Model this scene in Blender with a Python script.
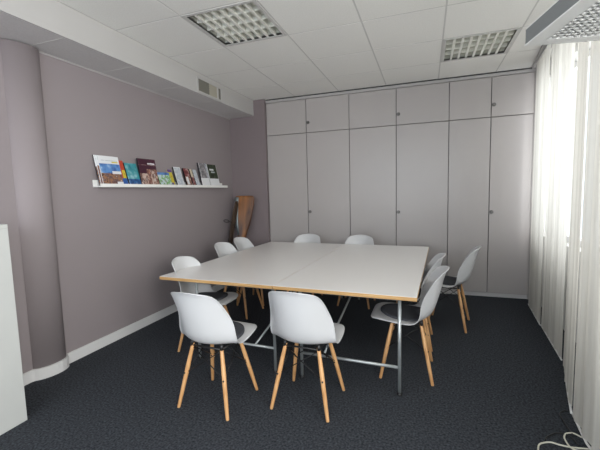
import bpy, bmesh, math, random
from mathutils import Vector, Matrix
random.seed(4)
PI = math.pi
for o in list(bpy.data.objects):
    bpy.data.objects.remove(o)
SC = bpy.context.scene
COL = SC.collection

# ------------------------------------------------------------------ camera, world, daylight, exposure
F_PX, YAW, PITCH, ROLL, CAM_H, CAM_Y = 354.67, 0.3428, 0.0935, 0.0261, 1.47, -5.2031
cam = bpy.data.cameras.new('camera')
cam.sensor_fit = 'HORIZONTAL'; cam.sensor_width = 36.0
cam.lens = 36.0 * F_PX / 600.0
cam.clip_start = 0.05
cam_o = bpy.data.objects.new('camera', cam); COL.objects.link(cam_o)
_fw = Vector((-math.sin(YAW), math.cos(YAW), 0)); _z = Vector((0, 0, 1))
_F = _fw * math.cos(PITCH) - _z * math.sin(PITCH)
_U = _fw * math.sin(PITCH) + _z * math.cos(PITCH)
_R = Vector((math.cos(YAW), math.sin(YAW), 0))
_r = _R * math.cos(ROLL) + _U * math.sin(ROLL) if False else _R * math.cos(ROLL) - _U * math.sin(ROLL)
_u = _R * math.sin(ROLL) + _U * math.cos(ROLL)
M = Matrix((( _r.x, _u.x, -_F.x, 0), (_r.y, _u.y, -_F.y, CAM_Y), (_r.z, _u.z, -_F.z, CAM_H), (0, 0, 0, 1)))
cam_o.matrix_world = M
SC.camera = cam_o

w = bpy.data.worlds.new('sky'); SC.world = w; w.use_nodes = True
bg = w.node_tree.nodes['Background']
bg.inputs[0].default_value = (0.80, 0.90, 1.0, 1); bg.inputs[1].default_value = 1.6

def area(name, loc, rot, sx, sy, power, col):
    l = bpy.data.lights.new(name, 'AREA'); l.shape = 'RECTANGLE'; l.size = sx; l.size_y = sy
    l.energy = power; l.color = col
    o = bpy.data.objects.new(name, l); COL.objects.link(o)
    o.location = loc; o.rotation_euler = rot
    return o
# daylight outside the window row on the right (behind the curtains) and outside the window behind the camera
for yc, wy, pw in ((-0.60, 0.75, 9), (-1.70, 1.40, 21), (-3.80, 1.60, 24)):
    area('window_daylight', (1.62, yc, 1.80), (0, math.radians(82), 0), 1.75, wy, pw, (1.0, 0.98, 0.94))
# added light from an unseen, uncurtained window, turned towards the far left wall
area('window_daylight', (2.25, -6.15, 1.90), (0, math.radians(80), math.radians(-33)), 1.75, 1.80, 235, (1.0, 0.98, 0.94))
area('rear_window_daylight', (-0.7, -7.05, 1.75), (math.radians(84), 0, 0), 3.4, 1.6, 84, (0.88, 0.94, 1.0))

vs = SC.view_settings
SC.display_settings.display_device = 'sRGB'
vs.view_transform = 'Standard'; vs.look = 'None'; vs.gamma = 1.0; vs.use_curve_mapping = False
vs.exposure = 0.24
try:
    SC.cycles.max_bounces = 12; SC.cycles.diffuse_bounces = 6; SC.cycles.transmission_bounces = 8
    SC.cycles.transparent_max_bounces = 12
    SC.cycles.use_denoising = True
    SC.cycles.sample_clamp_indirect = 6.0
except Exception:
    pass

# ------------------------------------------------------------------ materials
def mat(name, col, rough=0.6, metal=0.0, noise=None, bump=None, spec=0.5, coat=0.0):
    """noise=(scale, second colour, contrast) mixes a second colour in; bump=(scale, strength)"""
    m = bpy.data.materials.new(name); m.use_nodes = True
    nt = m.node_tree; b = nt.nodes['Principled BSDF']
    c4 = (*col, 1)
    b.inputs['Base Color'].default_value = c4
    b.inputs['Roughness'].default_value = rough
    b.inputs['Metallic'].default_value = metal
    b.inputs['Specular IOR Level'].default_value = spec
    if coat: b.inputs['Coat Weight'].default_value = coat; b.inputs['Coat Roughness'].default_value = 0.12
    tc = nt.nodes.new('ShaderNodeTexCoord')
    if noise:
        n = nt.nodes.new('ShaderNodeTexNoise'); n.inputs['Scale'].default_value = noise[0]; n.inputs['Detail'].default_value = 4
        nt.links.new(tc.outputs['Object'], n.inputs['Vector'])
        r = nt.nodes.new('ShaderNodeValToRGB')
        h = noise[2] / 2
        r.color_ramp.elements[0].position = 0.5 - h; r.color_ramp.elements[1].position = 0.5 + h
        r.color_ramp.elements[0].color = c4; r.color_ramp.elements[1].color = (*noise[1], 1)
        nt.links.new(n.outputs['Fac'], r.inputs['Fac']); nt.links.new(r.outputs['Color'], b.inputs['Base Color'])
    if bump:
        n2 = nt.nodes.new('ShaderNodeTexNoise'); n2.inputs['Scale'].default_value = bump[0]; n2.inputs['Detail'].default_value = 3
        nt.links.new(tc.outputs['Object'], n2.inputs['Vector'])
        bp = nt.nodes.new('ShaderNodeBump'); bp.inputs['Strength'].default_value = bump[1]; bp.inputs['Distance'].default_value = 0.01
        nt.links.new(n2.outputs['Fac'], bp.inputs['Height']); nt.links.new(bp.outputs['Normal'], b.inputs['Normal'])
    return m

def wood(name, c1, c2, scale=(3, 3, 40), rough=0.45, coat=0.0):
    m = mat(name, c1, rough, coat=coat); nt = m.node_tree; b = nt.nodes['Principled BSDF']
    tc = nt.nodes.new('ShaderNodeTexCoord'); mp = nt.nodes.new('ShaderNodeMapping')
    mp.inputs['Scale'].default_value = scale
    n = nt.nodes.new('ShaderNodeTexNoise'); n.inputs['Scale'].default_value = 1.0; n.inputs['Detail'].default_value = 5
    n.inputs['Distortion'].default_value = 0.4
    r = nt.nodes.new('ShaderNodeValToRGB')
    r.color_ramp.elements[0].position = 0.35; r.color_ramp.elements[1].position = 0.68
    r.color_ramp.elements[0].color = (*c1, 1); r.color_ramp.elements[1].color = (*c2, 1)
    nt.links.new(tc.outputs['Object'], mp.inputs['Vector']); nt.links.new(mp.outputs['Vector'], n.inputs['Vector'])
    nt.links.new(n.outputs['Fac'], r.inputs['Fac']); nt.links.new(r.outputs['Color'], b.inputs['Base Color'])
    return m

def picture(name, cols, scale=14.0, seed=0.0):
    """printed photograph: soft blotches of a few colours"""
    m = mat(name, cols[0], 0.35); nt = m.node_tree; b = nt.nodes['Principled BSDF']
    tc = nt.nodes.new('ShaderNodeTexCoord'); mp = nt.nodes.new('ShaderNodeMapping')
    mp.inputs['Location'].default_value = (seed, seed * 1.7, seed * 0.6)
    n = nt.nodes.new('ShaderNodeTexNoise'); n.inputs['Scale'].default_value = scale; n.inputs['Detail'].default_value = 3
    r = nt.nodes.new('ShaderNodeValToRGB'); r.color_ramp.interpolation = 'EASE'
    k = len(cols)
    while len(r.color_ramp.elements) < k: r.color_ramp.elements.new(0.5)
    for i, c in enumerate(cols):
        r.color_ramp.elements[i].position = 0.30 + 0.40 * i / (k - 1)
        r.color_ramp.elements[i].color = (*c, 1)
    nt.links.new(tc.outputs['Object'], mp.inputs['Vector']); nt.links.new(mp.outputs['Vector'], n.inputs['Vector'])
    nt.links.new(n.outputs['Fac'], r.inputs['Fac']); nt.links.new(r.outputs['Color'], b.inputs['Base Color'])
    return m

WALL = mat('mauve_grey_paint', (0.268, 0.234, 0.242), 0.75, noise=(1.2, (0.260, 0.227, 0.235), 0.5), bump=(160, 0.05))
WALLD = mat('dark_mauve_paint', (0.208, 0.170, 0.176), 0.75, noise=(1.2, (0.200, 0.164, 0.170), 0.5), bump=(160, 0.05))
WALLW = mat('white_wall_paint', (0.70, 0.70, 0.69), 0.8, bump=(160, 0.05))
CEIL = mat('mineral_fibre_tile', (0.84, 0.83, 0.80), 0.9, noise=(90, (0.78, 0.77, 0.74), 0.35), bump=(120, 0.15))
CEILJ = mat('ceiling_grid_bar', (0.56, 0.55, 0.53), 0.6)
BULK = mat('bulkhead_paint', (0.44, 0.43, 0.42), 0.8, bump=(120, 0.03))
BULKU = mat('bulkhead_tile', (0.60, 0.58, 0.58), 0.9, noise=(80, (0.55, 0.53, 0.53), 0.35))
CARPET = mat('charcoal_carpet', (0.011, 0.013, 0.016), 0.95, noise=(75, (0.070, 0.077, 0.090), 0.42), bump=(260, 0.6), spec=0.15)
BASEW = mat('white_skirting', (0.66, 0.66, 0.66), 0.45)
CABF = mat('grey_laminate', (0.410, 0.382, 0.372), 0.33, noise=(3, (0.402, 0.374, 0.365), 0.5))
CABD = mat('cabinet_shadow_gap', (0.05, 0.048, 0.048), 0.7)
CABW = mat('pale_plinth', (0.62, 0.61, 0.60), 0.5)
RAIL = mat('grey_trim', (0.40, 0.385, 0.38), 0.5)
GAPSHADE = mat('painted_gap_shade', (0.03, 0.03, 0.03), 0.6)
TOP = mat('white_laminate', (0.83, 0.81, 0.79), 0.22, noise=(2, (0.82, 0.80, 0.78), 0.5))
PLY = wood('plywood_edge', (0.42, 0.235, 0.085), (0.60, 0.38, 0.17), (4, 4, 160), 0.5)
STEEL = mat('galvanised_tube', (0.40, 0.43, 0.44), 0.4, 0.6)
BLACK = mat('black_plastic', (0.012, 0.012, 0.013), 0.45)
WIRE = mat('black_steel_wire', (0.015, 0.015, 0.016), 0.4, 0.6)
SHELL = mat('white_plastic_shell', (0.54, 0.545, 0.555), 0.32)
BEECH = wood('beech_leg', (0.50, 0.255, 0.100), (0.66, 0.38, 0.175), (30, 30, 5), 0.42)
FELT = mat('charcoal_felt', (0.045, 0.047, 0.055), 0.95, noise=(200, (0.080, 0.083, 0.094), 0.5), spec=0.1)
WHITE = mat('white_lacquer', (0.80, 0.80, 0.78), 0.4)
WHITEC = mat('white_melamine', (0.49, 0.50, 0.485), 0.45)
CHROME = mat('brushed_knob', (0.16, 0.155, 0.15), 0.4, 0.5)
LOUV = mat('satin_aluminium_louvre', (0.84, 0.84, 0.78), 0.4, 0.05)
TRAY = mat('luminaire_tray', (0.68, 0.68, 0.62), 0.5)
LAMPG = mat('lamp_housing_grey', (0.21, 0.22, 0.22), 0.5, 0.1)
LAMPW = mat('lamp_rim_white', (0.78, 0.78, 0.76), 0.45)
VENTD = mat('vent_inside', (0.16, 0.155, 0.13), 0.7)
VENTL = mat('vent_flap', (0.34, 0.32, 0.26), 0.6)
CABLEW = mat('cream_cable', (0.62, 0.60, 0.50), 0.5)
PROPW = wood('polished_mahogany', (0.055, 0.017, 0.005), (0.33, 0.125, 0.027), (9, 9, 1.6), 0.48, coat=0.0)
PROPD = wood('dark_oiled_wood', (0.020, 0.011, 0.006), (0.050, 0.026, 0.012), (9, 9, 2), 0.6)
EDGESTRIP = mat('grey_edge_strip', (0.20, 0.23, 0.24), 0.5, 0.6)
PAPER = mat('paper_pages', (0.75, 0.74, 0.71), 0.7)

def curtain_mat():
    m = bpy.data.materials.new('sheer_cream_curtain'); m.use_nodes = True; nt = m.node_tree
    for n in list(nt.nodes): nt.nodes.remove(n)
    out = nt.nodes.new('ShaderNodeOutputMaterial')
    d = nt.nodes.new('ShaderNodeBsdfDiffuse'); d.inputs['Color'].default_value = (0.74, 0.72, 0.67, 1)
    t = nt.nodes.new('ShaderNodeBsdfTranslucent'); t.inputs['Color'].default_value = (0.82, 0.80, 0.74, 1)
    tr = nt.nodes.new('ShaderNodeBsdfTransparent')
    m1 = nt.nodes.new('ShaderNodeMixShader'); m1.inputs['Fac'].default_value = 0.45
    m2 = nt.nodes.new('ShaderNodeMixShader'); m2.inputs['Fac'].default_value = 0.06
    nt.links.new(d.outputs[0], m1.inputs[1]); nt.links.new(t.outputs[0], m1.inputs[2])
    nt.links.new(m1.outputs[0], m2.inputs[1]); nt.links.new(tr.outputs[0], m2.inputs[2])
    tc = nt.nodes.new('ShaderNodeTexCoord')
    n = nt.nodes.new('ShaderNodeTexNoise'); n.inputs['Scale'].default_value = 400
    bp = nt.nodes.new('ShaderNodeBump'); bp.inputs['Strength'].default_value = 0.1; bp.inputs['Distance'].default_value = 0.002
    nt.links.new(tc.outputs['Object'], n.inputs['Vector']); nt.links.new(n.outputs['Fac'], bp.inputs['Height'])
    nt.links.new(bp.outputs['Normal'], d.inputs['Normal'])
    # bands tinted as light dimmed by doubled folds, running down the cloth
    mp = nt.nodes.new('ShaderNodeMapping'); mp.inputs['Scale'].default_value = (9, 9, 0.12)
    n2 = nt.nodes.new('ShaderNodeTexNoise'); n2.inputs['Scale'].default_value = 1.0; n2.inputs['Detail'].default_value = 3
    r2 = nt.nodes.new('ShaderNodeValToRGB')
    r2.color_ramp.elements[0].position = 0.36; r2.color_ramp.elements[1].position = 0.62
    r2.color_ramp.elements[0].color = (0.40, 0.385, 0.35, 1); r2.color_ramp.elements[1].color = (0.80, 0.79, 0.74, 1)
    nt.links.new(tc.outputs['Object'], mp.inputs['Vector']); nt.links.new(mp.outputs['Vector'], n2.inputs['Vector'])
    nt.links.new(n2.outputs['Fac'], r2.inputs['Fac']); nt.links.new(r2.outputs['Color'], t.inputs['Color'])
    nt.links.new(m2.outputs[0], out.inputs['Surface'])
    return m
CURT = curtain_mat()

def glass_mat():
    m = bpy.data.materials.new('window_glass'); m.use_nodes = True; nt = m.node_tree
    for n in list(nt.nodes): nt.nodes.remove(n)
    out = nt.nodes.new('ShaderNodeOutputMaterial')
    tr = nt.nodes.new('ShaderNodeBsdfTransparent'); gl = nt.nodes.new('ShaderNodeBsdfGlossy'); gl.inputs['Roughness'].default_value = 0.02
    mx = nt.nodes.new('ShaderNodeMixShader'); mx.inputs['Fac'].default_value = 0.06
    nt.links.new(tr.outputs[0], mx.inputs[1]); nt.links.new(gl.outputs[0], mx.inputs[2]); nt.links.new(mx.outputs[0], out.inputs['Surface'])
    return m
GLASS = glass_mat()

# ------------------------------------------------------------------ mesh helpers
class MB:
    def __init__(s): s.v = []; s.f = []; s.mi = []; s.sm = []
    def add(s, vs, fs, mi=0, smooth=False):
        o = len(s.v); s.v += [tuple(v) for v in vs]
        for f in fs: s.f.append([o + i for i in f]); s.mi.append(mi); s.sm.append(smooth)
        return s
    def box(s, x0, x1, y0, y1, z0, z1, mi=0):
        vs = [(x, y, z) for z in (z0, z1) for y in (y0, y1) for x in (x0, x1)]
        return s.add(vs, [(0, 2, 3, 1), (4, 5, 7, 6), (0, 1, 5, 4), (2, 6, 7, 3), (0, 4, 6, 2), (1, 3, 7, 5)], mi)
    def obox(s, o, a, b, c, mi=0):
        """box from a corner and three edge vectors"""
        o, a, b, c = map(Vector, (o, a, b, c))
        vs = [o + a * i + b * j + c * k for k in (0, 1) for j in (0, 1) for i in (0, 1)]
        return s.add(vs, [(0, 2, 3, 1), (4, 5, 7, 6), (0, 1, 5, 4), (2, 6, 7, 3), (0, 4, 6, 2), (1, 3, 7, 5)], mi)
    def tube(s, pts, radii, n=10, mi=0, caps=True):
        pts = [Vector(p) for p in pts]
        if not isinstance(radii, (list, tuple)): radii = [radii] * len(pts)
        vs = []; prev = None
        for i, p in enumerate(pts):
            d = (pts[min(i + 1, len(pts) - 1)] - pts[max(i - 1, 0)]).normalized()
            if prev is None:
                a = d.orthogonal().normalized()
            else:
                a = (prev - d * prev.dot(d)).normalized()
            prev = a; b = d.cross(a)
            vs += [p + (a * math.cos(2 * PI * k / n) + b * math.sin(2 * PI * k / n)) * radii[i] for k in range(n)]
        fs = [(i * n + k, i * n + (k + 1) % n, (i + 1) * n + (k + 1) % n, (i + 1) * n + k) for i in range(len(pts) - 1) for k in range(n)]
        s.add(vs, fs, mi, True)
        if caps:
            o = len(s.v) - len(vs)
            s.f.append([o + k for k in reversed(range(n))]); s.mi.append(mi); s.sm.append(False)
            s.f.append([o + (len(pts) - 1) * n + k for k in range(n)]); s.mi.append(mi); s.sm.append(False)
        return s
    def build(s, name, mats, parent=None, bevel=0.0):
        me = bpy.data.meshes.new(name); me.from_pydata(s.v, [], s.f)
        for m in (mats if isinstance(mats, (list, tuple)) else [mats]): me.materials.append(m)
        for p, mi, sm in zip(me.polygons, s.mi, s.sm): p.material_index = mi; p.use_smooth = sm
        bm = bmesh.new(); bm.from_mesh(me); bmesh.ops.recalc_face_normals(bm, faces=bm.faces); bm.to_mesh(me); bm.free()
        o = bpy.data.objects.new(name, me); COL.objects.link(o)
        if parent is not None: o.parent = parent
        if bevel:
            b = o.modifiers.new('bevel', 'BEVEL'); b.width = bevel; b.segments = 2; b.limit_method = 'ANGLE'
        return o

def tag(o, label=None, cat=None, group=None, kind=None):
    if label: o['label'] = label
    if cat: o['category'] = cat
    if group: o['group'] = group
    if kind: o['kind'] = kind
    return o
def empty(name, loc, rz=0.0, label=None, cat=None, group=None):
    o = bpy.data.objects.new(name, None); COL.objects.link(o); o.empty_display_size = 0.1
    o.location = loc; o.rotation_euler = (0, 0, rz)
    return tag(o, label, cat, group)
def struct(name, mb, mats, label, bevel=0.0):
    o = mb.build(name, mats, None, bevel); o['kind'] = 'structure'; o['label'] = label; return o
def copy_tree(o, parent=None):
    c = o.copy(); COL.objects.link(c)
    if parent is not None: c.parent = parent
    for ch in list(o.children): copy_tree(ch, c)
    return c

# ------------------------------------------------------------------ the room
WX, CZ = -2.994, 2.911          # left wall plane, ceiling height
RX = 1.33                        # inner face of the window wall
Y0 = -6.85                       # wall behind the camera
struct('floor', MB().box(-3.3, 1.75, Y0 - 0.2, 0.85, -0.08, 0.0), CARPET, 'charcoal grey loop-pile carpet floor')
struct('wall_left', MB().box(WX - 0.2, WX, Y0 - 0.2, 0.85, -0.05, 3.1), WALL, 'mauve grey painted wall on the left')
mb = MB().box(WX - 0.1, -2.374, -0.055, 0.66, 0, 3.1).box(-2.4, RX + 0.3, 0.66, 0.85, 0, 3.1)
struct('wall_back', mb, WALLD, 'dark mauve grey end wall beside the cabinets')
# rounded pilaster on the left wall
PIL = [(-3.345, -0.004), (-3.336, 0.014), (-3.318, 0.033), (-3.29, 0.052), (-3.25, 0.068), (-3.205, 0.076), (-3.16, 0.075), (-3.12, 0.064), (-3.09, 0.045), (-3.076, 0.022), (-3.070, -0.004)]
def arc_pts(off=0.0):
    P = [Vector((WX + d, y)) for y, d in PIL]; out = []
    for i, p in enumerate(P):
        d = (P[min(i + 1, len(P) - 1)] - P[max(i - 1, 0)]).normalized()
        q = p + Vector((d.y, -d.x)) * off
        out.append((q.x, q.y))
    return out
def prism(mb, pts, z0, z1, close=True, mi=0, smooth=True):
    n = len(pts); vs = [(x, y, z0) for x, y in pts] + [(x, y, z1) for x, y in pts]
    fs = [(i, (i + 1) % n, n + (i + 1) % n, n + i) for i in range(n if close else n - 1)]
    mb.add(vs, fs, mi, smooth); o = len(mb.v) - 2 * n
    mb.f.append([o + i for i in range(n)]); mb.mi.append(mi); mb.sm.append(False)
    mb.f.append([o + n + i for i in range(n)]); mb.mi.append(mi); mb.sm.append(False)
ap = arc_pts()
mb = MB(); prism(mb, ap + [(WX - 0.03, ap[-1][1]), (WX - 0.03, ap[0][1])], 0, 2.66, smooth=True)
struct('pillar_left', mb, WALL, 'rounded mauve grey pilaster bulging from the left wall')
# skirting boards, following the pilaster
T = 0.014
op = [q for q in arc_pts(T) if q[0] > WX + T]
outer = [(WX + T, Y0), (WX + T, op[0][1] - 0.02)] + op + [(WX + T, op[-1][1] + 0.001), (WX + T, -0.055)]
mb = MB()
prism(mb, outer + [(WX - 0.01, -0.055), (WX - 0.01, Y0)], 0.0, 0.095, smooth=False)
struct('baseboard_left', mb, BASEW, 'white skirting board along the left wall')
struct('baseboard_back', MB().box(WX, -2.374, -0.069, -0.05, 0, 0.095), BASEW, 'white skirting board on the short end wall')

# ceiling: tiles of 0.676 m, two of them cut out for the recessed lights
GX0, GP, GY0 = -1.886, 0.676, -0.650
bxw = -2.562
mb = MB(); J = 0.007
nx0, nx1, ny0, ny1 = -2, 5, -10, 2
holes = {(0, -3), (3, -1)}
for i in range(nx0, nx1):
    for j in range(ny0, ny1):
        if (i, j) in holes: continue
        x0, x1 = GX0 + i * GP, GX0 + (i + 1) * GP; y0, y1 = GY0 + j * GP, GY0 + (j + 1) * GP
        mb.box(x0 + J, x1 - J, y0 + J, y1 - J, CZ, CZ + 0.02, 0)
for i in range(nx0, nx1 + 1):
    x = GX0 + i * GP
    mb.box(x - J, x + J, GY0 + ny0 * GP, GY0 + ny1 * GP, CZ + 0.0015, CZ + 0.02, 1)
for j in range(ny0, ny1 + 1):
    y = GY0 + j * GP
    for i in range(nx0, nx1):
        mb.box(GX0 + i * GP + J, GX0 + (i + 1) * GP - J, y - J, y + J, CZ + 0.0015, CZ + 0.02, 1)
struct('ceiling', mb, [CEIL, CEILJ], 'white suspended ceiling of square mineral fibre tiles')
struct('ceiling_slab', MB().box(-3.3, 1.75, Y0 - 0.2, 0.85, 3.10, 3.2), WALLW, 'concrete slab above the suspended ceiling')
# bulkhead along the left wall
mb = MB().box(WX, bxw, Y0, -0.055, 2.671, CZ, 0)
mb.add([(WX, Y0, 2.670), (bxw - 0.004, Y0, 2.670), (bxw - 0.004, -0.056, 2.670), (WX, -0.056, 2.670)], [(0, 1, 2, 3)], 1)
for k in range(9):
    y = -0.45 - k * 0.676
    mb.box(WX, bxw - 0.005, y - 0.003, y + 0.003, 2.668, 2.6705, 2)
struct('ceiling_bulkhead', mb, [BULK, BULKU, CEILJ], 'white boxed bulkhead running along the top of the left wall')
mb = MB().box(WX, WX + 0.010, ap[-1][1] + 0.01, -0.056, 2.658, 2.669).box(WX, WX + 0.010, Y0, ap[0][1] - 0.01, 2.658, 2.669)
struct('trim_1', mb, RAIL, 'thin white edge strip under the bulkhead')
# trim above the cabinets: grey fascia under a dark strip painted as the shade line
mb = MB().box(bxw + 0.01, RX, -0.004, 0.02, 2.8575, 2.893, 0).box(bxw + 0.01, RX, -0.002, 0.02, 2.893, CZ, 1)
struct('trim_2', mb, [RAIL, GAPSHADE], 'grey fascia rail with a painted shade line above the wall cabinets')

struct('trim_3', MB().box(1.251, RX, 0.012, 0.04, 0, 2.858), CABF, 'narrow grey filler strip between the last cabinet and the window wall')

# window wall
wins = [(-2.45, -0.20), (-4.62, -2.95), (-6.40, -4.80)]  # last one is out of view, added to let in uncurtained light
SILL, HEAD = 0.86, 2.72
mb = MB().box(RX, RX + 0.2, Y0, 0.85, 0, SILL).box(RX, RX + 0.2, Y0, 0.85, HEAD, 3.1)
ys = [0.85] + [v for a, b in wins for v in (b, a)] + [Y0]
for k in range(0, len(ys), 2): mb.box(RX, RX + 0.2, ys[k + 1], ys[k], SILL, HEAD)
struct('wall_right', mb, WALLW, 'white window wall behind the curtains')
def window(n, ax, c, a, b, z0, z1):
    """frame with a middle mullion; ax 'x' = lies in a plane of constant x"""
    def bx(m, u0, u1, z_0, z_1, d):
        if ax == 'x': m.box(c - d, c + d, u0, u1, z_0, z_1)
        else: m.box(u0, u1, c - d, c + d, z_0, z_1)
    f = MB(); t = 0.06
    bx(f, a, a + t, z0, z1, 0.03); bx(f, b - t, b, z0, z1, 0.03); bx(f, a + t, b - t, z0, z0 + t, 0.03); bx(f, a + t, b - t, z1 - t, z1, 0.03)
    mid = (a + b) / 2; bx(f, mid - 0.03, mid + 0.03, z0 + t, z1 - t, 0.03)
    o = f.build('window_%d' % n, BASEW); o['kind'] = 'structure'; o['label'] = 'white framed double window number %d' % n
    g = MB(); bx(g, a + t, mid - 0.03, z0 + t, z1 - t, 0.004); g.build('pane', GLASS, o)
    g = MB(); bx(g, mid + 0.03, b - t, z0 + t, z1 - t, 0.004); g.build('pane', GLASS, o)
for n, (a, b) in enumerate(wins): window(n + 1, 'x', RX + 0.13, a, b, SILL, HEAD)
# wall behind the camera with a wide window
mb = MB().box(-3.2, RX + 0.2, Y0 - 0.2, Y0, 0, 0.9).box(-3.2, RX + 0.2, Y0 - 0.2, Y0, 2.6, 3.1).box(-3.2, -2.5, Y0 - 0.2, Y0, 0.9, 2.6).box(1.1, RX + 0.2, Y0 - 0.2, Y0, 0.9, 2.6)
struct('wall_front', mb, WALLW, 'white wall behind the viewer with a wide window')
window(4, 'y', Y0 - 0.12, -2.5, 1.1, 0.9, 2.6)

# ------------------------------------------------------------------ recessed louvre lights
def ceiling_light(i, j, label):
    x0, y0 = GX0 + i * GP, GY0 + j * GP
    cx, cy = x0 + GP / 2, y0 + GP / 2
    r = empty('ceiling_light', (cx, cy, CZ), 0, label, 'ceiling light', 'recessed louvre ceiling lights')
    h = GP / 2 - 0.008
    m = MB()
    t = 0.028
    m.box(-h, h, -h, -h + t, -0.004, 0.02).box(-h, h, h - t, h, -0.004, 0.02).box(-h, -h + t, -h + t, h - t, -0.004, 0.02).box(h - t, h, -h + t, h - t, -0.004, 0.02)
    m.build('frame', CEILJ, r)
    m = MB(); q = h - t
    m.box(-q, q, -q, q, 0.075, 0.08)
    m.box(-q - 0.004, -q, -q, q, 0.0, 0.10).box(q, q + 0.004, -q, q, 0.0, 0.10).box(-q, q, -q - 0.004, -q, 0.0, 0.10).box(-q, q, q, q + 0.004, 0.0, 0.10)
    m.build('reflector_tray', TRAY, r)
    # parabolic blades: V section, wide at the top
    m = MB(); nb = 8
    for k in range(nb + 1):
        x = -q + 2 * q * k / nb
        if 0 < k < nb:
            m.add([(x - 0.011, -q, 0.002), (x + 0.011, -q, 0.002), (x, -q, 0.05), (x - 0.011, q, 0.002), (x + 0.011, q, 0.002), (x, q, 0.05)],
                  [(0, 3, 5, 2), (1, 2, 5, 4), (0, 1, 4, 3), (0, 2, 1), (3, 4, 5)])
    m.build('louvre_blades', LOUV, r)
    m = MB(); nc = 4
    for k in range(1, nc):
        y = -q + 2 * q * k / nc
        m.add([(-q, y - 0.006, 0.012), (-q, y + 0.006, 0.012), (-q, y, 0.05), (q, y - 0.006, 0.012), (q, y + 0.006, 0.012), (q, y, 0.05)],
              [(0, 3, 5, 2), (1, 2, 5, 4), (0, 1, 4, 3), (0, 2, 1), (3, 4, 5)])
    m.build('louvre_cross_fins', LOUV, r)
    return r
ceiling_light(0, -3, 'square recessed louvre light in the ceiling beside the white bulkhead, unlit')
ceiling_light(3, -1, 'square recessed louvre light in the ceiling above the right wall cabinets, unlit')

# ventilation grille on the side of the bulkhead
v = empty('air_vent', (bxw, -1.255, 2.768), 0, 'small rectangular air vent in the side of the white bulkhead', 'vent')
m = MB(); fy, fz = 0.245, 0.070
m.box(0.0, 0.012, -fy - 0.018, fy + 0.018, fz, fz + 0.016).box(0.0, 0.012, -fy - 0.018, fy + 0.018, -fz - 0.016, -fz)
m.box(0.0, 0.012, -fy - 0.018, -fy, -fz, fz).box(0.0, 0.012, fy, fy + 0.018, -fz, fz).box(0.0, 0.012, 0.155, 0.185, -fz, fz)
m.build('frame', BULK, v)
MB().box(0.0005, 0.003, -fy, fy, -fz, fz).build('recess', VENTD, v)
m = MB()
for k in range(5):
    z = -fz + 0.012 + k * 0.028
    m.obox((0.003, -fy, z), (0.006, 0, 0.012), (0, fy - 0.02, 0), (0.001, 0, 0.004))
m.build('slats', VENTD, v)
MB().box(0.003, 0.007, -0.02, 0.155, -fz, fz).build('flap', VENTL, v)

# ------------------------------------------------------------------ wall of cabinets
CX = [-2.372, -1.716, -1.0605, -0.3995, 0.2784, 0.7756, 1.249]
ZT, ZS, ZD = 2.856, 2.356, 0.058
G = 0.0045
where = ['at the left end beside the bare wall', 'in the middle of the cabinet wall', 'at the right end beside the curtain']
def knob(parent, x, z):
    m = MB().tube([(x, 0.001, z), (x, -0.004, z)], 0.017, 14).tube([(x, -0.004, z), (x, -0.020, z)], 0.010, 12)
    m.tube([(x, -0.020, z), (x, -0.032, z)], [0.014, 0.012], 12)
    m.build('knob', CHROME, parent)
kz = [(2.505, 1.160), (2.504, 1.147), (2.510, 1.141)]
for c in range(3):
    xa, xm, xb = CX[2 * c], CX[2 * c + 1], CX[2 * c + 2]
    t = empty('tall_cabinet', ((xa + xb) / 2, 0.3, 0), 0, 'tall grey double-door cabinet ' + where[c], 'cabinet', 'tall cabinets along the end wall')
    u = empty('top_cabinet', ((xa + xb) / 2, 0.3, ZS), 0, 'low grey two-door cabinet under the ceiling ' + where[c], 'cabinet', 'top cabinets along the end wall')
    for r, z0, z1, zk in ((t, ZD, ZS, kz[c][1]), (u, ZS, ZT, kz[c][0])):
        ox, oy, oz = r.location
        def L(m, *b): m.box(b[0] - ox, b[1] - ox, b[2] - oy, b[3] - oy, b[4] - oz, b[5] - oz)
        m = MB(); L(m, xa + 0.001, xb - 0.001, 0.024, 0.62, z0 + (0.0 if r is t else 0.002), z1 - 0.001)
        m.build('carcass', CABF, r)
        m = MB(); L(m, xa + 0.002, xb - 0.002, 0.0215, 0.0235, z0 + 0.002, z1 - 0.002); m.build('gap_shade', CABD, r)  # dark sheet painted as the shade seen through the door gaps
        for k, (d0, d1) in enumerate(((xa, xm), (xm, xb))):
            m = MB(); L(m, d0 + G, d1 - G, 0.0, 0.020, z0 + (G if r is u else 0), z1 - G)
            d = m.build('door', CABF, r, bevel=0.0015)
            if k == 1: 
                e = bpy.data.objects.new('x', None)
                mm = MB(); kx, kzv = d0 + 0.030 - ox, zk - oz
                y = -oy
                mm.tube([(kx, y + 0.001, kzv), (kx, y - 0.004, kzv)], 0.024, 16).tube([(kx, y - 0.004, kzv), (kx, y - 0.020, kzv)], 0.014, 12).tube([(kx, y - 0.020, kzv), (kx, y - 0.032, kzv)], [0.021, 0.017], 14)
                mm.build('knob', CHROME, d); bpy.data.objects.remove(e)
        if r is t:
            m = MB(); L(m, xa + 0.002, xb - 0.002, 0.030, 0.60, 0.0, z0); m.build('plinth', CABW, r)

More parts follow.
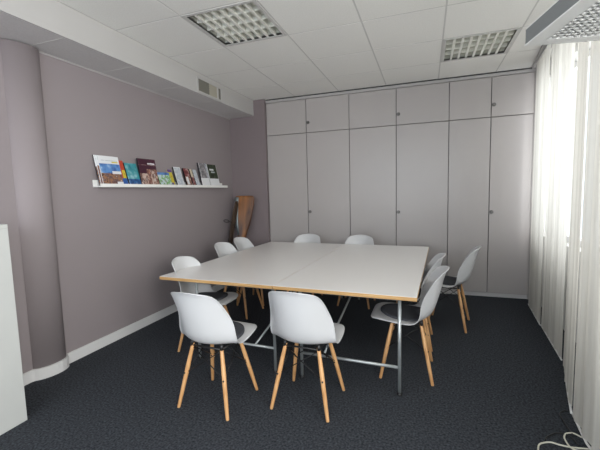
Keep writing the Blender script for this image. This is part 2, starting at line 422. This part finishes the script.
# ------------------------------------------------------------------ curtains on a ceiling track
TR = [(1.245, -0.05), (1.131, -0.99), (1.08, -1.84), (0.90, -2.60), (0.875, -3.10), (0.95, -3.60), (1.06, -4.6)]
panels = [
    ([(1.196, -0.26), (1.131, -0.991)], 'cream sheer curtain panel hanging nearest the wall cabinets'),
    ([(1.138, -1.000), (1.072, -1.816)], 'cream sheer curtain panel second from the wall cabinets'),
    ([(1.074, -1.874), (0.964, -2.284), (0.882, -2.621)], 'cream sheer curtain panel third from the wall cabinets'),
    ([(0.886, -2.632), (0.859, -2.909), (0.885, -3.20)], 'cream sheer curtain panel above the loose cables on the floor'),
    ([(0.925, -3.22), (0.97, -3.65), (1.03, -4.25)], 'cream sheer curtain panel nearest the viewer beside the office lamp'),
]
for k, (pl, label) in enumerate(panels):
    P = [Vector((x, y)) for x, y in pl]
    ln = [0.0]
    for a, b in zip(P, P[1:]): ln.append(ln[-1] + (b - a).length)
    tot = ln[-1]; n = int(tot / 0.016); rnd = random.Random(11 + k)
    ph = rnd.uniform(0, 6); rows = 14
    amps = [rnd.uniform(0.5, 1.3) for _ in range(12)]
    def at(s):
        for i in range(len(P) - 1):
            if s <= ln[i + 1] + 1e-6:
                f = (s - ln[i]) / (ln[i + 1] - ln[i]); d = (P[i + 1] - P[i]).normalized(); return P[i].lerp(P[i + 1], f), d
        return P[-1], (P[-1] - P[-2]).normalized()
    mb = MB(); vs = []
    for r in range(rows + 1):
        z = 0.028 + (2.868 - 0.028) * r / rows
        fl = 0.6 + 0.4 * (1 - r / rows)
        for i in range(n + 1):
            s = tot * i / n; p, d = at(s); nn = Vector((-d.y, d.x))
            wv = 0.010 * fl * amps[int(s / 0.14) % 12] * math.sin(2 * PI * s / 0.14 + ph + 0.25 * math.sin(z * 1.3)) + 0.004 * math.sin(2 * PI * s / 0.053 + ph)
            edge = min(1.0, min(s, tot - s) / 0.05)
            q = p + nn * (wv * edge)
            vs.append((q.x, q.y, z))
    fs = [(r * (n + 1) + i, r * (n + 1) + i + 1, (r + 1) * (n + 1) + i + 1, (r + 1) * (n + 1) + i) for r in range(rows) for i in range(n)]
    mb.add(vs, fs, 0, True)
    # bottom hem bar
    root = empty('curtain', (0, 0, 0), 0, label, 'curtain', 'sheer curtain panels on the window side')
    c0 = P[0]; root.location = (c0.x, c0.y, 0)
    mb.v = [(x - c0.x, y - c0.y, z) for x, y, z in mb.v]
    mb.build('fabric', CURT, root)
    hb = MB(); pts = []
    for i in range(9):
        p, d = at(tot * i / 8); pts.append((p.x - c0.x, p.y - c0.y, 0.020))
    hb.tube(pts, 0.007, 8); hb.build('hem_bar', WHITE, root)
    tb = MB(); pts = [(x, y, 2.872) for x, y, _ in pts]; tb.tube(pts, 0.008, 8); tb.build('carrier', WHITE, root)
mb = MB()
for a, b in zip(TR, TR[1:]):
    a, b = Vector(a), Vector(b); d = (b - a).normalized(); nn = Vector((-d.y, d.x))
    for off, wd, h, mi in ((-0.045, 0.09, 0.030, 0),):
        o = a + nn * off
        mb.obox((o.x, o.y, CZ - h), (d.x * (b - a).length, d.y * (b - a).length, 0), (nn.x * wd, nn.y * wd, 0), (0, 0, h), mi)
tag(mb.build('curtain_track', RAIL), 'grey curtain track on the ceiling above the curtain panels', 'curtain track')

# ------------------------------------------------------------------ tables
TZ, TA = 0.747, -0.041
def trot(x, y):
    c, s = math.cos(TA), math.sin(TA); cx, cy = x + 1.1, y + 1.7
    return -1.1 + cx * c - cy * s, -1.7 + cx * s + cy * c
def table(x0, x1, y0, y1, lx0, lx1, dx0, dx1, label):
    cx, cy = (x0 + x1) / 2, (y0 + y1) / 2
    X, Y = trot(cx, cy)
    r = empty('conference_table', (X, Y, 0), TA, label, 'table', 'two tables pushed together')
    a, b = (x1 - x0) / 2 - 0.0022, (y1 - y0) / 2
    MB().box(-a, a, -b, b, TZ - 0.0025, TZ).build('tabletop', TOP, r, bevel=0.0006)
    MB().box(-a, a, -b, b, TZ - 0.028, TZ - 0.0025).build('plywood_edge', PLY, r)
    yn, yf = -2.658 - cy, y1 - 0.10 - cy
    R = 0.0125
    A, B = lx0 - cx, lx1 - cx
    for y in (yn, yf):
        for x in (A, B):
            l = MB().tube([(x, y, 0.016), (x, y, TZ - 0.03)], R, 12).build('leg', STEEL, r)
            MB().tube([(x, y, 0.0), (x, y, 0.008), (x, y, 0.02)], [0.019, 0.019, 0.014], 12).build('foot', BLACK, l)
        MB().tube([(A, y, 0.205), (B, y, 0.205)], 0.0115, 10).build('lower_bar', STEEL, r)
        MB().tube([(A, y, TZ - 0.042), (B, y, TZ - 0.042)], 0.0115, 10).build('upper_bar', STEEL, r)
    d0, d1 = dx0 - cx, dx1 - cx
    MB().tube([(d0, yn, 0.205), (d0, yf, TZ - 0.042)], 0.009, 10).build('diagonal_brace', STEEL, r)
    MB().tube([(d1, yn, TZ - 0.042), (d1, yf, 0.205)], 0.009, 10).build('diagonal_brace', STEEL, r)
    return r
TX0, TXS, TX1, TY0, TY1 = -2.2131, -1.0826, -0.0086, -2.7284, -0.4994
table(TX0, TXS, TY0, TY1, -1.865, -1.1143, -1.30, -1.60, 'white laminate table with plywood edge, left one of the joined pair')
table(TXS, TX1, TY0, TY1, -0.8796, -0.1306, -0.70, -0.40, 'white laminate table with plywood edge, right one of the joined pair')

# ------------------------------------------------------------------ shell chairs
PROF = [(.270, .463), (.254, .480), (.182, .486), (.06, .475), (-.04, .463), (-.115, .463), (-.170, .485), (-.207, .537), (-.231, .608), (-.253, .69), (-.273, .775), (-.290, .835), (-.306, .862)]
HW = [.095, .168, .212, .229, .230, .229, .227, .221, .211, .197, .180, .155, .098]
RISE = [-.002, -.002, -.002, -.002, .004, .028, .056, .062, .048, .030, .014, .0, -.010]
WRAP = [0, 0, 0, 0, 0.006, .030, .066, .096, .104, .092, .068, .042, .022]
def cat(a, t):
    n = len(a) - 1; t = max(0, min(n - 1e-6, t)); i = int(t); f = t - i
    p = [a[max(0, i - 1)], a[i], a[i + 1], a[min(n, i + 2)]]
    return 0.5 * ((2 * p[1]) + (-p[0] + p[2]) * f + (2 * p[0] - 5 * p[1] + 4 * p[2] - p[3]) * f * f + (-p[0] + 3 * p[1] - 3 * p[2] + p[3]) * f ** 3)
PY = [p[0] for p in PROF]; PZ = [p[1] for p in PROF]
def shell_pt(u, t):
    e = abs(u) ** 2.2
    return Vector((u * cat(HW, t), cat(PY, t) + cat(WRAP, t) * e, cat(PZ, t) + cat(RISE, t) * e))
def shell_mb():
    nu, nt = 16, 30; N = len(PROF) - 1
    us = [-1 + 2 * i / nu for i in range(nu + 1)]; ts = [N * j / nt for j in range(nt + 1)]
    P = [[shell_pt(u, t) for u in us] for t in ts]
    vs = [p for row in P for p in row]
    fs = [(j * (nu + 1) + i, j * (nu + 1) + i + 1, (j + 1) * (nu + 1) + i + 1, (j + 1) * (nu + 1) + i) for j in range(nt) for i in range(nu)]
    # flared lip: one more ring pushed outwards
    ring = [(0, i) for i in range(nu + 1)] + [(j, nu) for j in range(1, nt + 1)] + [(nt, i) for i in range(nu - 1, -1, -1)] + [(j, 0) for j in range(nt - 1, 0, -1)]
    c = Vector((0, -.03, .56)); base = len(vs); nr = len(ring)
    for k, (j, i) in enumerate(ring):
        p = P[j][i]; i2 = min(max(i, 1), nu - 1); j2 = min(max(j, 1), nt - 1)
        out = (p - P[j2][i2]).normalized()
        nrm = (P[j2][min(i2 + 1, nu)] - P[j2][i2 - 1]).cross(P[min(j2 + 1, nt)][i2] - P[j2 - 1][i2]).normalized()
        # nrm points to the sitter's side or away; make it point away (down / back)
        if nrm.dot(Vector((0, .7, .7))) > 0: nrm = -nrm
        vs.append(p + out * 0.006 + nrm * 0.007)
    for k in range(nr):
        j, i = ring[k]; j2, i2 = ring[(k + 1) % nr]
        fs.append((j * (nu + 1) + i, j2 * (nu + 1) + i2, base + (k + 1) % nr, base + k))
    return MB().add(vs, fs, 0, True)
def make_chair():
    r = empty('shell_chair', (0, 0, 0))
    s = shell_mb().build('seat_shell', SHELL, r)
    so = s.modifiers.new('thick', 'SOLIDIFY'); so.thickness = 0.006; so.offset = 0
    sb = s.modifiers.new('smooth', 'SUBSURF'); sb.levels = 1; sb.render_levels = 2
    for sx in (-1, 1):
        for sy in (-1, 1):
            top = Vector((sx * .118, sy * .105 - .005, .444)); ft = Vector((sx * .202, sy * .192 - .005, 0.0))
            pts = [top.lerp(ft, f) for f in (0, .04, .35, .7, .985, 1)]
            l = MB().tube(pts, [.0105, .0125, .0155, .0140, .0115, .0100], 14).build('leg', BEECH, r)
            p = top.lerp(ft, .46); q = Vector((0.25 * sx, sy, .1)).normalized()
            MB().tube([p - q * .0185, p + q * .0185], .0060, 10).build('bolt', BLACK, l)
    # black wire bracing: X on each side plus the bracket under the shell
    m = MB(); B = {}
    for sx in (-1, 1):
        for sy in (-1, 1):
            top = Vector((sx * .118, sy * .105 - .005, .444)); ft = Vector((sx * .202, sy * .192 - .005, 0.0)); B[sx, sy] = (top.lerp(ft, .05), top.lerp(ft, .46))
    for a, b in (((-1, -1), (1, -1)), ((1, -1), (1, 1)), ((1, 1), (-1, 1)), ((-1, 1), (-1, -1))):
        m.tube([B[a][0], B[b][1]], .0038, 6); m.tube([B[b][0], B[a][1]], .0038, 6)
    m.build('wire_bracing', WIRE, r)
    m = MB()
    for a, b in (((-1, -1), (1, -1)), ((1, -1), (1, 1)), ((1, 1), (-1, 1)), ((-1, 1), (-1, -1))):
        m.tube([B[a][0] + Vector((0, 0, .008)), B[b][0] + Vector((0, 0, .008))], .007, 8)
    for k in B:
        p = B[k][0]; m.tube([p + Vector((0, 0, .005)), Vector((p.x, p.y, .466))], .012, 10)
    m.build('mounting_bracket', BLACK, r)
    return r
def make_pad():
    n, rings = 40, 8; th = 0.011; R = 0.188
    def surf(x, y):
        # find t on the centre profile with this forward position (seat part), then u
        lo, hi = 1.0, 6.2
        for _ in range(30):
            md = (lo + hi) / 2
            if cat(PY, md) > y: lo = md
            else: hi = md
        u = max(-.97, min(.97, x / cat(HW, lo)))
        return shell_pt(u, lo).z
    vs = []
    def ring_pt(k, i):
        rr = R * k / rings; a = 2 * PI * i / n
        x = rr * math.cos(a) * 1.0; y = 0.018 + rr * math.sin(a)
        y = max(y, -0.148)
        return x, y
    x, y = 0, .018; vs.append((x, y, surf(x, y) + th + .006))
    for k in range(1, rings + 1):
        for i in range(n):
            x, y = ring_pt(k, i); e = 0.003 if k == rings else 0
            vs.append((x, y, surf(x, y) + th + .006 - e))
    fs = [(0, 1 + i, 1 + (i + 1) % n) for i in range(n)]
    for k in range(rings - 1):
        fs += [(1 + k * n + i, 1 + (k + 1) * n + i, 1 + (k + 1) * n + (i + 1) % n, 1 + k * n + (i + 1) % n) for i in range(n)]
    b = len(vs)
    for i in range(n):
        x, y = ring_pt(rings, i); vs.append((x, y, surf(x, y) + .0055))
    o = 1 + (rings - 1) * n
    fs += [(o + i, o + (i + 1) % n, b + (i + 1) % n, b + i) for i in range(n)]
    fs.append([b + i for i in range(n)])
    return MB().add(vs, fs, 0, True).build('seat_pad', FELT)
def face(dx, dy): return math.atan2(-dx, dy)      # rotation turning +y (seat front) to (dx, dy)
chairs = [
    (-1.398, -3.110, face(.06, 1), 'white shell chair with wooden legs in front of the left table', 'charcoal felt pad on the front left chair at the table'),
    (-0.775, -2.932, face(.05, 1), 'white shell chair with wooden legs in front of the right table', 'charcoal felt pad on the front chair at the right table'),
    (-1.990, -2.365, face(1, 0.0), 'white shell chair on the long left side nearest the viewer', 'charcoal felt pad on the nearest chair along the left side'),
    (-2.145, -1.412, face(1, -.05), 'white shell chair, middle one on the long left side', None),
    (-2.165, -0.918, face(1, -.05), 'white shell chair on the left side next to the wooden propeller', None),
    (-1.585, -0.665, face(0, -1), 'white shell chair in front of the tall cabinets, the left of two', None),
    (-0.850, -0.700, face(-.05, -1), 'white shell chair in front of the tall cabinets, the right of two', None),
    (-0.142, -2.300, face(-1, .0), 'white shell chair on the right side nearest the viewer', 'charcoal felt pad on the nearest chair along the right side'),
    (-0.138, -1.700, face(-1, .02), 'white shell chair, middle one on the right side of the table', 'charcoal felt pad on the middle chair along the right side'),
    (0.228, -1.145, face(-.986, .166), 'white shell chair on the right side pulled out farthest from the table', 'charcoal felt pad on the pulled-out chair by the cabinets'),
]
chair0 = make_chair(); pad0 = make_pad(); first = [True, True]
for x, y, rz, label, plabel in chairs:
    c = chair0 if first[0] else copy_tree(chair0); first[0] = False
    c.location = (x, y, 0); c.rotation_euler = (0, 0, rz)
    tag(c, label, 'chair', 'white shell chairs around the table')
    if plabel:
        p = pad0 if first[1] else pad0.copy()
        if not first[1]: COL.objects.link(p)
        first[1] = False
        p.location = (x, y, 0.0); p.rotation_euler = (0, 0, rz)
        tag(p, plabel, 'seat pad', 'charcoal felt seat pads')

# ------------------------------------------------------------------ white cabinet on the left
r = empty('white_cabinet', (-2.742, -4.30, 0), 0, 'plain white cabinet cut off by the left edge of the photo', 'cabinet')
m = MB().box(-0.236, 0.236, -0.58, 0.58, 0.0, 1.290); m.build('carcass', WHITEC, r, bevel=0.002)
m = MB().box(-0.238, 0.2405, -0.582, 0.588, 1.2905, 1.3135); m.build('top_panel', WHITEC, r, bevel=0.002)
m = MB().box(0.2362, 0.2405, -0.58, 0.587, 0.0, 1.290); m.build('side_panel', WHITEC, r, bevel=0.001)

# ------------------------------------------------------------------ picture ledge with brochures
SY0, SY1 = -2.657, -0.386
r = empty('picture_ledge', (WX, (SY0 + SY1) / 2, 1.563), 0, 'long white picture ledge on the mauve wall holding brochures', 'shelf')
hl = (SY1 - SY0) / 2
MB().box(0.001, 0.012, -hl, hl, 0.0, 0.070).build('back_plate', WHITE, r, bevel=0.001)
MB().box(0.012, 0.095, -hl, hl, 0.0, 0.012).build('tray', WHITE, r, bevel=0.001)
MB().box(0.095, 0.106, -hl, hl, 0.0, 0.033).build('front_lip', WHITE, r, bevel=0.001)
P_ = dict(
    white=mat('print_white', (0.72, 0.73, 0.75), 0.4), maroon=mat('print_maroon', (0.055, 0.012, 0.028), 0.35), blue=mat('print_blue', (0.03, 0.10, 0.33), 0.35),
    sky=picture('print_sky', [(0.03, 0.09, 0.30), (0.10, 0.24, 0.52), (0.45, 0.58, 0.72)], 12), hut=picture('print_village', [(0.05, 0.025, 0.02), (0.30, 0.15, 0.08), (0.10, 0.06, 0.07), (0.55, 0.40, 0.30)], 26, 2),
    teal=picture('print_teal', [(0.02, 0.16, 0.22), (0.05, 0.28, 0.32), (0.30, 0.50, 0.55)], 14, 5), navy=picture('print_navy', [(0.01, 0.03, 0.10), (0.02, 0.10, 0.28), (0.25, 0.35, 0.50)], 18, 3),
    red=mat('print_red', (0.50, 0.06, 0.03), 0.4), yellow=picture('print_yellow', [(0.50, 0.40, 0.02), (0.62, 0.52, 0.05), (0.45, 0.25, 0.05)], 20, 1), purple=mat('print_purple', (0.12, 0.05, 0.22), 0.4),
    figure=picture('print_figures', [(0.55, 0.50, 0.47), (0.50, 0.36, 0.30), (0.12, 0.05, 0.04), (0.62, 0.58, 0.55)], 22, 7),
    pastel=picture('print_pastel', [(0.38, 0.50, 0.62), (0.55, 0.62, 0.66), (0.15, 0.40, 0.10), (0.45, 0.20, 0.45)], 28, 9), pale=picture('print_pale', [(0.60, 0.62, 0.66), (0.42, 0.46, 0.52), (0.68, 0.69, 0.70)], 26, 4),
    dred=picture('print_darkred', [(0.10, 0.015, 0.02), (0.20, 0.05, 0.05), (0.55, 0.45, 0.43)], 24, 6), grey=picture('print_greyphoto', [(0.06, 0.06, 0.07), (0.20, 0.19, 0.20), (0.42, 0.38, 0.40)], 26, 8),
    green=picture('print_darkgreen', [(0.012, 0.018, 0.012), (0.03, 0.045, 0.02), (0.10, 0.11, 0.08)], 18, 2), dark=mat('print_black', (0.012, 0.012, 0.016), 0.4), skin=picture('print_portrait', [(0.40, 0.20, 0.13), (0.15, 0.06, 0.05), (0.55, 0.38, 0.30)], 24, 5),
    cream=mat('print_cream', (0.60, 0.52, 0.40), 0.4))
def brochure(kind, label, y0, y1, h, th, cells, xb=-2.907, lean=0.068, edge='white', rz=0.0, group='brochures on the picture ledge', cat='brochure', spine=None):
    """leaning booklet: local y along the shelf, local z up the cover, local x out of the wall.
       cells = (u0, u1, v0, v1, material) on the cover"""
    wd = y1 - y0
    o = empty(kind, (xb - th, (y0 + y1) / 2, 1.5762), 0, label, cat, group)
    ang = math.asin(min(0.5, lean / h))
    o.rotation_euler = (rz, -ang, 0)
    o.location.z += 0.0
    MB().box(0, th - 0.001, -wd / 2 + 0.001, wd / 2 - 0.001, 0.0005, h - 0.001).build('pages', PAPER, o)
    m = MB(); names = []
    def slot(n):
        if n not in names: names.append(n)
        return names.index(n)
    m.box(th - 0.001, th, -wd / 2, wd / 2, 0, h, slot(edge))
    m.box(-0.001, 0, -wd / 2, wd / 2, 0, h, slot(edge))
    m.box(-0.001, th, -wd / 2 - 0.001, -wd / 2, 0, h, slot(spine or edge))
    for k, (u0, u1, v0, v1, c) in enumerate(cells):
        lv = 0.0002 * (k + 1)
        m.box(th - 0.0005, th + lv, -wd / 2 + u0 * wd, -wd / 2 + u1 * wd, v0 * h, v1 * h, slot(c))
    m.build('cover', [P_[n] for n in names], o)
    return o
alps = [(0, 1, 0.40, 0.74, 'sky'), (0, 1, 0.0, 0.42, 'hut'), (0.55, 1, 0.40, 0.50, 'white'), (0.70, 1.0, 0.0, 0.14, 'white'), (0.12, 0.9, 0.84, 0.86, 'pale'), (0.62, 0.92, 0.78, 0.82, 'yellow')]
brochure('magazine', 'white-topped mountain village magazine at the left end, rearmost of three', -2.640, -2.410, 0.300, 0.006, [(0, 1, 0, 0.62, 'hut'), (.1, .9, .84, .87, 'pale')], xb=-2.921, lean=.060, cat='magazine', spine='dark')
brochure('magazine', 'white-topped mountain village magazine, middle one of three at the left end', -2.627, -2.395, 0.298, 0.006, [(0, 1, 0, 0.66, 'skin'), (.1, .9, .84, .87, 'pale')], xb=-2.912, lean=.060, cat='magazine', spine='white')
brochure('magazine', 'white-topped magazine with blue sky and village photo, frontmost at the left end', -2.610, -2.370, 0.296, 0.006, alps, xb=-2.903, lean=.060, cat='magazine', spine='white')
brochure('brochure', 'narrow red and yellow brochure with a blue foot beside the village magazines', -2.362, -2.300, 0.270, 0.006, [(0, 1, .55, 1, 'red'), (0.35, 1, .30, .62, 'yellow'), (0, 1, 0, .30, 'blue')], edge='red', xb=-2.912)
brochure('brochure', 'teal brochure with a dark blue foot left of the maroon magazine', -2.285, -2.120, 0.250, 0.010, [(0, 1, .30, 1, 'teal'), (0, 1, 0, .30, 'navy'), (.1, .8, .02, .06, 'white')], edge='dark', xb=-2.909)
brochure('magazine', 'maroon-topped magazine with pale figures on the cover, tallest in the middle', -2.120, -1.855, 0.305, 0.012,
         [(0, 1, .62, 1, 'maroon'), (0, .45, .46, .64, 'maroon'), (0, .40, 0, .46, 'figure'), (.40, 1, 0, .62, 'skin'), (.62, .86, 0, .60, 'figure'), (0, 1, .765, .775, 'figure'),
          (.52, .57, .80, .85, 'white'), (.585, .63, .80, .85, 'white'), (.645, .69, .80, .85, 'white'), (.705, .76, .80, .86, 'white'), (.775, .84, .80, .85, 'white'), (.86, .92, .80, .85, 'white')], edge='dark', cat='magazine', xb=-2.905, lean=.05)
brochure('brochure', 'low landscape brochure with pale blue and green cover', -1.828, -1.620, 0.172, 0.006, [(0, 1, 0, .82, 'pastel'), (0, 1, .82, 1, 'sky')], edge='pale', spine='dark', lean=.055)
brochure('brochure', 'small yellow brochure with a purple strip behind the white booklet', -1.618, -1.545, 0.215, 0.005, [(0, 1, 0, .85, 'yellow'), (.1, .7, .05, .22, 'purple'), (0, 1, .85, 1, 'purple')], edge='yellow', xb=-2.922)
brochure('booklet', 'white booklet with pale print and black spine', -1.520, -1.390, 0.250, 0.016, [(.08, .92, .05, .95, 'pale')], edge='white', spine='dark', cat='booklet')
brochure('booklet', 'dark red and white booklet right of the white booklet', -1.330, -1.225, 0.243, 0.018, [(0, 1, .55, 1, 'dred'), (0, 1, 0, .55, 'skin'), (.1, .55, .10, .52, 'white')], edge='white', spine='dark', cat='booklet')
brochure('booklet', 'slim black booklet with tan cover beside the dark red booklet', -1.200, -1.150, 0.240, 0.012, [(0, 1, .55, 1, 'cream'), (0, 1, 0, .55, 'dred')], edge='dark', cat='booklet')
brochure('booklet', 'slim black booklet with pale grey cover left of the tall photo booklets', -1.135, -1.055, 0.236, 0.012, [(0, 1, 0, 1, 'pale')], edge='white', spine='dark', cat='booklet')
brochure('booklet', 'tall booklet with grey photo and white foot, second from right end', -1.005, -0.815, 0.335, 0.014, [(0, 1, .36, 1, 'grey'), (0.12, .16, .36, 1, 'white'), (.86, .96, .36, 1, 'pale')], edge='white', spine='dark', cat='booklet')
brochure('booklet', 'tall booklet with dark green photo and white foot at the right end', -0.790, -0.560, 0.328, 0.012, [(0, .98, .36, 1, 'green'), (.18, .62, .72, .80, 'white'), (.30, .70, .62, .68, 'pale')], edge='white', cat='booklet')

# ------------------------------------------------------------------ wooden propellers leaning in the corner
def blade(pts, name, m, parent, n=16):
    """pts: (z, width, thickness, twist, camber-x offset) from foot to tip; chord along local x"""
    mb = MB(); vs = []
    for z, wd, th, tw, ox in pts:
        for k in range(n):
            a = 2 * PI * k / n
            x = wd / 2 * math.cos(a); y = th / 2 * math.sin(a) + 0.22 * th * (1 - (2 * x / wd) ** 2)
            vs.append((ox + x * math.cos(tw) - y * math.sin(tw), x * math.sin(tw) + y * math.cos(tw), z))
    R = len(pts)
    fs = [(r * n + k, r * n + (k + 1) % n, (r + 1) * n + (k + 1) % n, (r + 1) * n + k) for r in range(R - 1) for k in range(n)]
    mb.add(vs, fs, 0, True)
    mb.f.append(list(range(n))); mb.mi.append(0); mb.sm.append(False)
    mb.f.append([(R - 1) * n + k for k in range(n)]); mb.mi.append(0); mb.sm.append(True)
    return mb.build(name, m, parent)
pr = empty('wooden_propeller', (-2.715, -0.30, 0.0), 0, 'polished brown wooden propeller blade leaning in the corner behind the chairs', 'propeller')
up = [(0.6, 0.1, 0.07, 0.9, 0.0), (0.7, 0.105, 0.055, 0.75, 0.0), (0.82, 0.14, 0.046, 0.55, 0.012), (0.97, 0.2166, 0.04, 0.4, 0.024), (1.12, 0.2622, 0.034, 0.3, 0.039), (1.27, 0.2987, 0.028, 0.24, 0.052), (1.37, 0.3135, 0.022, 0.2, 0.06), (1.415, 0.2987, 0.018, 0.18, 0.06), (1.432, 0.2565, 0.01, 0.17, 0.056)]
blade(up, 'upper_blade', PROPW, pr)
lo = [(0.50, .100, .070, .9, 0), (0.40, .110, .052, 1.1, 0), (0.28, .130, .040, 1.25, 0), (0.14, .140, .030, 1.32, 0), (0.04, .125, .020, 1.35, 0), (0.0, .090, .010, 1.36, 0)]
blade(lo, 'lower_blade', PROPW, pr)
m = MB().tube([(0, -.055, .55), (0, .055, .55)], .078, 24); m.build('hub', PROPW, pr)
sh = []
for z, wd, th, tw, ox in up[2:8]:
    c = Vector((ox, 0, z)); d = Vector((math.cos(tw), math.sin(tw), 0)); nn = Vector((-math.sin(tw), math.cos(tw), 0))
    sh.append((c, d, nn, wd, th))
mb = MB(); vs = []
for c, d, nn, wd, th in sh:
    for f, g in ((-.515, 0), (-.44, -.55), (-.30, -.78), (-.30, -.70)):
        vs.append(c + d * (f * wd) + nn * (g * th + (0.22 * th * (1 - (2 * f) ** 2) if abs(f) < .5 else 0)))
fs = [(r * 4 + k, r * 4 + k + 1, r * 4 + 5 + k, r * 4 + 4 + k) for r in range(len(sh) - 1) for k in range(3)]
mb.add(vs, fs, 0, True); s = mb.build('grey_leading_edge', EDGESTRIP, pr); so = s.modifiers.new('t', 'SOLIDIFY'); so.thickness = 0.003  # grey strip along one edge of the upper blade
s['label'] = 'grey strip on the edge'
pr.rotation_euler = (math.radians(-4), math.radians(0), 0)
pr.location = (-2.73, -0.36, 0.0)
p2 = empty('wooden_propeller', (-2.960, -0.40, 0.0), 0, 'dark narrow wooden propeller standing edge-on between wall and brown propeller', 'propeller')
p2.rotation_euler = (0, math.radians(7.0), 0)
blade([(0.0, .05, .012, .6, 0), (0.05, .075, .020, .62, 0), (0.2, .085, .026, .66, 0), (0.40, .080, .036, .72, 0), (0.56, .075, .055, .9, 0), (0.72, .074, .05, 1.0, .0), (0.90, .080, .036, 1.05, .012), (1.05, .085, .028, 1.10, .028), (1.2, .085, .022, 1.15, .046), (1.32, .075, .016, 1.18, .058), (1.37, .045, .01, 1.18, .060)], 'blade', PROPD, p2)
m = MB(); m.tube([(0.045 * math.cos(t) - .085, -.02, 1.045 + .020 * math.sin(t)) for t in [0.3 + 5.6 * k / 18 for k in range(19)]], .004, 8)
m.tube([(-.042, -.02, 1.05), (0.0, -.03, 1.04), (0.05, -.02, 1.0), (0.08, -.01, .95)], .004, 8)
m.build('wire_hook', WIRE, p2)

# ------------------------------------------------------------------ office floor lamp (only its head reaches into the photo)
lx, ly, LA = 0.3186, -3.737, math.atan2(.21, .977)
r = empty('floor_lamp', (lx, ly, 0), LA, 'office floor lamp head with white perforated underside, top right', 'lamp')
HX, HY, HZ0, HZ1 = 0.34, 0.66, 1.950, 2.003      # along local x, towards the viewer (-y), heights
m = MB(); t = 0.004
m.box(0, HX, -t, 0, HZ0 + 0.004, HZ1).box(0, HX, -HY, -HY + t, HZ0 + 0.004, HZ1).box(0, t, -HY + t, -t, HZ0 + 0.004, HZ1).box(HX - t, HX, -HY + t, -t, HZ0 + 0.004, HZ1)
m.build('housing', LAMPG, r)
m = MB().box(0, HX, -HY, 0, HZ1, HZ1 + 0.003); m.build('clear_cover', LAMPW, r)
m = MB(); R = 0.045
m.box(-0.002, HX + 0.002, -R, 0.002, HZ0, HZ0 + 0.004).box(-0.002, HX + 0.002, -HY - 0.002, -HY + R, HZ0, HZ0 + 0.004).box(-0.002, R, -HY + R, -R, HZ0, HZ0 + 0.004).box(HX - R, HX + 0.002, -HY + R, -R, HZ0, HZ0 + 0.004)
m.build('rim', LAMPW, r)
m = MB(); step = 0.021
k = R
while k < HX - R: m.box(k - 0.0042, k + 0.0042, -HY + R, -R, HZ0 + 0.001, HZ0 + 0.008); k += step
k = R
while k < HY - R: m.box(R, HX - R, -k - 0.0042, -k + 0.0042, HZ0 + 0.001, HZ0 + 0.008); k += step
m.build('perforated_grille', LAMPW, r)
MB().box(t, HX - t, -HY + t, -t, HZ0 + 0.030, HZ0 + 0.032).build('reflector', TRAY, r)
MB().tube([(HX + 0.03, -HY / 2, 0.02), (HX + 0.03, -HY / 2, HZ1)], 0.020, 16).build('pole', LAMPG, r)
MB().box(HX - 0.005, HX + 0.055, -HY / 2 - 0.06, -HY / 2 + 0.06, HZ0 + 0.01, HZ1 + 0.01).build('bracket', LAMPG, r)
MB().box(HX - 0.16, HX + 0.10, -HY / 2 - 0.20, -HY / 2 + 0.20, 0.0, 0.018).build('base_plate', LAMPG, r, bevel=0.003)

# ------------------------------------------------------------------ loose cables on the carpet
def spline(pts, n=10):
    out = []
    for i in range(len(pts) - 1):
        p = [Vector(pts[max(0, i - 1)]), Vector(pts[i]), Vector(pts[i + 1]), Vector(pts[min(len(pts) - 1, i + 2)])]
        for k in range(n):
            f = k / n
            out.append(0.5 * ((2 * p[1]) + (-p[0] + p[2]) * f + (2 * p[0] - 5 * p[1] + 4 * p[2] - p[3]) * f * f + (-p[0] + 3 * p[1] - 3 * p[2] + p[3]) * f ** 3))
    out.append(Vector(pts[-1])); return out
tag(MB().tube(spline([(0.592, -3.05, 0.006), (0.61, -2.99, 0.006), (0.637, -2.961, 0.006), (0.682, -2.942, 0.006), (0.719, -2.95, 0.006), (0.768, -2.954, 0.006), (0.818, -2.948, 0.006), (0.867, -2.939, 0.006)]), .0045, 8).build('power_cable', CABLEW), 'cream cable making a long low loop on the carpet at bottom right', 'cable', 'loose cables on the carpet')
tag(MB().tube(spline([(0.857, -2.966, 0.006), (0.779, -2.967, 0.006), (0.765, -2.891, 0.006), (0.78, -2.843, 0.006), (0.804, -2.821, 0.006), (0.834, -2.817, 0.006), (0.863, -2.843, 0.006)]), .0045, 8).build('power_cable', CABLEW), 'cream cable curled in a narrow loop beside the foot of the curtain', 'cable', 'loose cables on the carpet')
tag(MB().tube(spline([(0.659, -2.929, 0.005), (0.672, -2.899, 0.005), (0.697, -2.873, 0.005), (0.735, -2.843, 0.005), (0.782, -2.837, 0.005), (0.807, -2.865, 0.005), (0.819, -2.929, 0.005)]), .004, 8).build('power_cable', BLACK), 'black cable arching on the carpet between the cream cable loops', 'cable', 'loose cables on the carpet')
tag(MB().tube(spline([(0.824, -2.842, 0.005), (0.816, -2.742, 0.005), (0.815, -2.661, 0.005), (0.823, -2.616, 0.005), (0.856, -2.578, 0.005), (0.882, -2.581, 0.005)]), .004, 8).build('power_cable', BLACK), 'black cable running along the foot of the curtain', 'cable', 'loose cables on the carpet')
